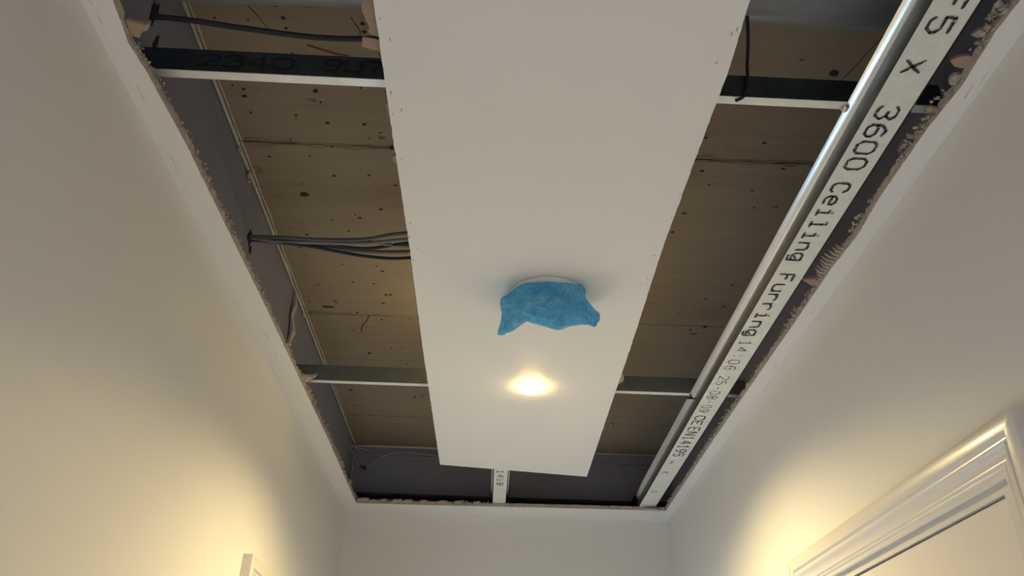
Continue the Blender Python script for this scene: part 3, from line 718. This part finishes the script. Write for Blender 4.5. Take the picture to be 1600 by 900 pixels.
fo.data.materials[0] = M['film']
tag(fo, 'crumpled blue translucent plastic film tied over the smoke detector, two tails hanging', 'plastic cover')

# ------------------------------------------------------------------ cables in the void
def curve(pts, n=14):
    P = [Vector(p) for p in pts]; out = []
    for i in range(len(P)-1):
        p0 = P[max(i-1, 0)]; p1 = P[i]; p2 = P[i+1]; p3 = P[min(i+2, len(P)-1)]
        for k in range(n):
            t = k/n
            out.append(0.5*((2*p1)+(-p0+p2)*t+(2*p0-5*p1+4*p2-p3)*t*t+(-p0+3*p1-3*p2+p3)*t**3))
    out.append(P[-1]); return out
def cable(pts, r, m, label, group=None, cat='cable'):
    mb = MB(); mb.tube(curve(pts), r, 9); return tag(mb.build('cable', m, None, smooth=True), label, cat, group)
cable([(XL-0.005, 0.862, 0.985), (XL+0.05, 0.866, 0.985), (-0.42, 0.880, 0.988), (-0.30, 0.895, 0.990), (-0.18, 0.893, 0.992), (-0.02, 0.895, 1.0), (0.25, 0.90, 1.0)], 0.0046, M['cable_dark'],
      'single thick black cable running from a hole in the left wall, nearest the camera')
def hole(y, z, ry, rz, seed, parent):
    r_ = random.Random(seed); n_ = 14; mb = MB()
    vs = [(XL+0.0012, y + ry*math.cos(6.283*k/n_)*r_.uniform(.5, 1.35), z + rz*math.sin(6.283*k/n_)*r_.uniform(.6, 1.3)) for k in range(n_)]
    v2 = [(XL-0.001, q[1], q[2]) for q in vs]
    mb.add(vs + v2, [tuple(range(n_))] + [(k, (k+1) % n_, n_+(k+1) % n_, n_+k) for k in range(n_)]); o = mb.build('knocked_hole', M['hole'], parent)
    o['label'] = 'small dark ragged hole knocked through the wall'
hole(0.858, 0.985, 0.012, 0.026, 1, wl); hole(0.888, 0.955, 0.007, 0.018, 4, wl)
hole(1.452, 0.981, 0.012, 0.020, 2, wl); hole(1.472, 0.962, 0.008, 0.010, 3, wl)
hole(1.375, 0.872, 0.008, 0.006, 8, wl)
BZ = 0.981
def bund(yo, zo, pts, r, m, label): 
    cable([(XL-0.004, 1.452+yo*0.3, BZ+zo*0.3)] + [(x, 1.452+a, BZ+b_) for x, a, b_ in pts] + [(-0.05, 1.46+yo, BZ+0.02), (0.16, 1.46+yo, BZ+0.03)], r, m, label, 'grey cables of the bundle')
bund(0, 0.006, [(-0.49, -0.002, 0.002), (-0.40, 0.004, 0.004), (-0.30, -0.004, 0.004), (-0.20, -0.022, 0.012)], 0.0042, M['cable_mid'], 'topmost dark cable of the grey bundle below the near crossbar')
bund(0, 0.003, [(-0.49, 0.006, -0.004), (-0.40, 0.010, 0.0), (-0.30, 0.006, 0.0), (-0.20, -0.010, 0.004)], 0.0040, M['cable_grey'], 'pale grey cable just under the topmost one of the bundle')
bund(0, 0.0, [(-0.49, 0.010, 0.004), (-0.40, 0.018, 0.006), (-0.30, 0.012, 0.008), (-0.20, 0.020, 0.006)], 0.0038, M['cable_grey'], 'pale grey cable in the middle of the bundle, dipping slightly')
bund(0, -0.003, [(-0.49, 0.008, 0.0), (-0.40, 0.014, 0.0), (-0.30, 0.026, 0.0), (-0.20, 0.012, 0.010)], 0.0036, M['cable_dark'], 'thin black cable woven through the middle of the bundle')
bund(0.01, -0.006, [(-0.49, 0.012, -0.002), (-0.40, 0.024, -0.002), (-0.30, 0.034, -0.002), (-0.20, 0.030, 0.0)], 0.0040, M['cable_mid'], 'dark grey cable second from the bottom of the bundle')
bund(0.02, -0.009, [(-0.49, 0.006, -0.004), (-0.42, 0.016, -0.006), (-0.30, 0.045, -0.008), (-0.20, 0.046, -0.006)], 0.0036, M['cable_dark'], 'lowest dark cable of the bundle, sagging furthest')
# thin cables along the far wall
cable([(XL+0.001, 2.93, 1.055), (-0.50, 3.000, 1.050), (-0.40, 3.010, 1.040), (-0.25, 3.008, 1.040), (0.0, 3.008, 1.042), (0.3, 3.008, 1.046), (0.45, 3.008, 1.036), (0.60, 3.010, 1.035)], 0.0022, M['cable_wall'], 'thin grey cable running straight along the top of the far wall')
cable([(-0.498, 3.008, 0.995), (-0.47, 3.004, 1.015), (-0.42, 3.002, 1.045), (-0.36, 3.000, 1.057), (-0.28, 3.002, 1.055), (-0.20, 3.006, 1.048), (0.0, 3.008, 1.050)], 0.0024, M['cable_wall'], 'thin grey cable arching up from the small black joint in the far left corner')
cable([(XL+0.001, 2.90, 1.040), (-0.535, 2.96, 1.030), (-0.525, 3.004, 1.005), (-0.502, 3.008, 0.996)], 0.0022, M['cable_wall'], 'short grey cable drooping from the left wall to the small black joint')
cable([(XL-0.002, 2.915, 1.052), (-0.52, 2.97, 1.058), (-0.46, 3.004, 1.052), (-0.41, 3.010, 1.042)], 0.0028, M['cable_wall'], 'short grey cable entering the far left corner')
mb = MB(); mb.lump((-0.500, 3.004, 0.992), 0.010, rc); mb.lump((-0.492, 3.004, 0.988), 0.007, rc); mb.lump((-0.508, 3.004, 0.997), 0.007, rc)
tag(mb.build('cable_joint', M['black']), 'small black taped cable joint in the far left corner of the void', 'cable joint')
# black strap hanging from the pipe over the crossbar, right of the board
cable([(0.353,0.812,0.983), (0.356,0.828,0.96), (0.357,0.842,0.94), (0.357,0.853,0.922), (0.356,0.858,0.90), (0.352,0.859,0.88), (0.346,0.861,0.865), (0.336,0.868,0.863)], 0.0026, M['black'],
      'black tie strap hanging over the near crossbar, right of the white board', None, 'strap')
# small bent wire in the slab, left of the board
cable([(-0.365, 1.972, ZS), (-0.372, 1.985, ZS-0.012), (-0.384, 1.995, ZS-0.022), (-0.384, 1.995, ZS-0.042)], 0.0013, M['black'], 'small bent black wire sticking out of the slab joint', None, 'wire')
cable([(0.412, 2.700, ZS), (0.416, 2.690, ZS-0.010), (0.414, 2.68, ZS-0.022)], 0.0012, M['black'], 'tiny dark wire at the far slab joint right of the board', None, 'wire')

# ------------------------------------------------------------------ doors
def door(name, side, y0, y1, ztop):
    """side +1: in the right wall, -1: left wall; casing outside the opening, leaf nearly flush"""
    xw = XR if side > 0 else XL; s = side
    e = bpy.data.objects.new(name, None); COL.objects.link(e); e.location = (xw, y0, ZF); e['kind'] = 'structure'
    # casing profile: (distance from the opening, projection from the wall)
    prof = [(0.003, 0.0), (0.003, 0.0080), (0.0045, 0.0092), (0.0105, 0.0094), (0.0115, 0.0105), (0.0135, 0.0118), (0.0160, 0.0112), (0.0170, 0.0124), (0.0190, 0.0136), (0.0208, 0.0130),
            (0.0240, 0.0130), (0.0290, 0.0142), (0.0335, 0.0168), (0.0360, 0.0190), (0.0385, 0.0200), (0.0405, 0.0186), (0.0430, 0.0186), (0.0455, 0.0204), (0.0470, 0.0222), (0.0500, 0.0228), (0.0690, 0.0224), (0.0712, 0.0216), (0.072, 0.0200), (0.072, 0.0)]
    for part, path in (('casing_jamb', 'near'), ('casing_head', 'head'), ('casing_jamb', 'far')):
        mb = MB(); vs = []; m_ = len(prof)
        for end in (0, 1):
            for d, t in prof:
                x = xw - s*t
                if path == 'near': vs.append((x, y0-d, ZF) if end == 0 else (x, y0-d, ztop+d))
                elif path == 'far': vs.append((x, y1+d, ZF) if end == 0 else (x, y1+d, ztop+d))
                else: vs.append((x, y0-d, ztop+d) if end == 0 else (x, y1+d, ztop+d))
        fs = [(i, i+1, m_+i+1, m_+i) for i in range(m_-1)] + [tuple(range(m_)), tuple(range(m_, 2*m_))]
        mb.add(vs, fs); mb.build(part, M['gloss'], e, auto=35)
    return e
d1 = door('door_1', 1, RY0, RY1, RZ)
# lining boards and the leaf of the right-hand door
lb = MB(); lb.box(XR-0.001, XR+DW, RY0-0.0005, RY0+0.020, ZF, RZ); lb.build('door_lining', M['gloss'], d1)
lb = MB(); lb.box(XR-0.001, XR+DW, RY1-0.020, RY1+0.0005, ZF, RZ); lb.build('door_lining', M['gloss'], d1)
lb = MB(); lb.box(XR-0.001, XR+DW, RY0+0.020, RY1-0.020, RZ-0.0105, RZ+0.0005); lb.build('door_lining', M['gloss'], d1)
lf = MB(); lf.box(XR+0.003, XR+0.043, RY0+0.0225, RY1-0.0225, ZF+0.005, RZ-0.0130); lf.build('door_leaf', M['door'], d1)
d2 = door('door_2', -1, LY0, LY1, LZ)
for b_ in ((XL-DW, XL+0.001, LY0-0.0005, LY0+0.020, ZF, LZ), (XL-DW, XL+0.001, LY1-0.020, LY1+0.0005, ZF, LZ), (XL-DW, XL+0.001, LY0+0.020, LY1-0.020, LZ-0.018, LZ+0.0005)):
    lb = MB(); lb.box(*b_); lb.build('door_lining', M['gloss'], d2)
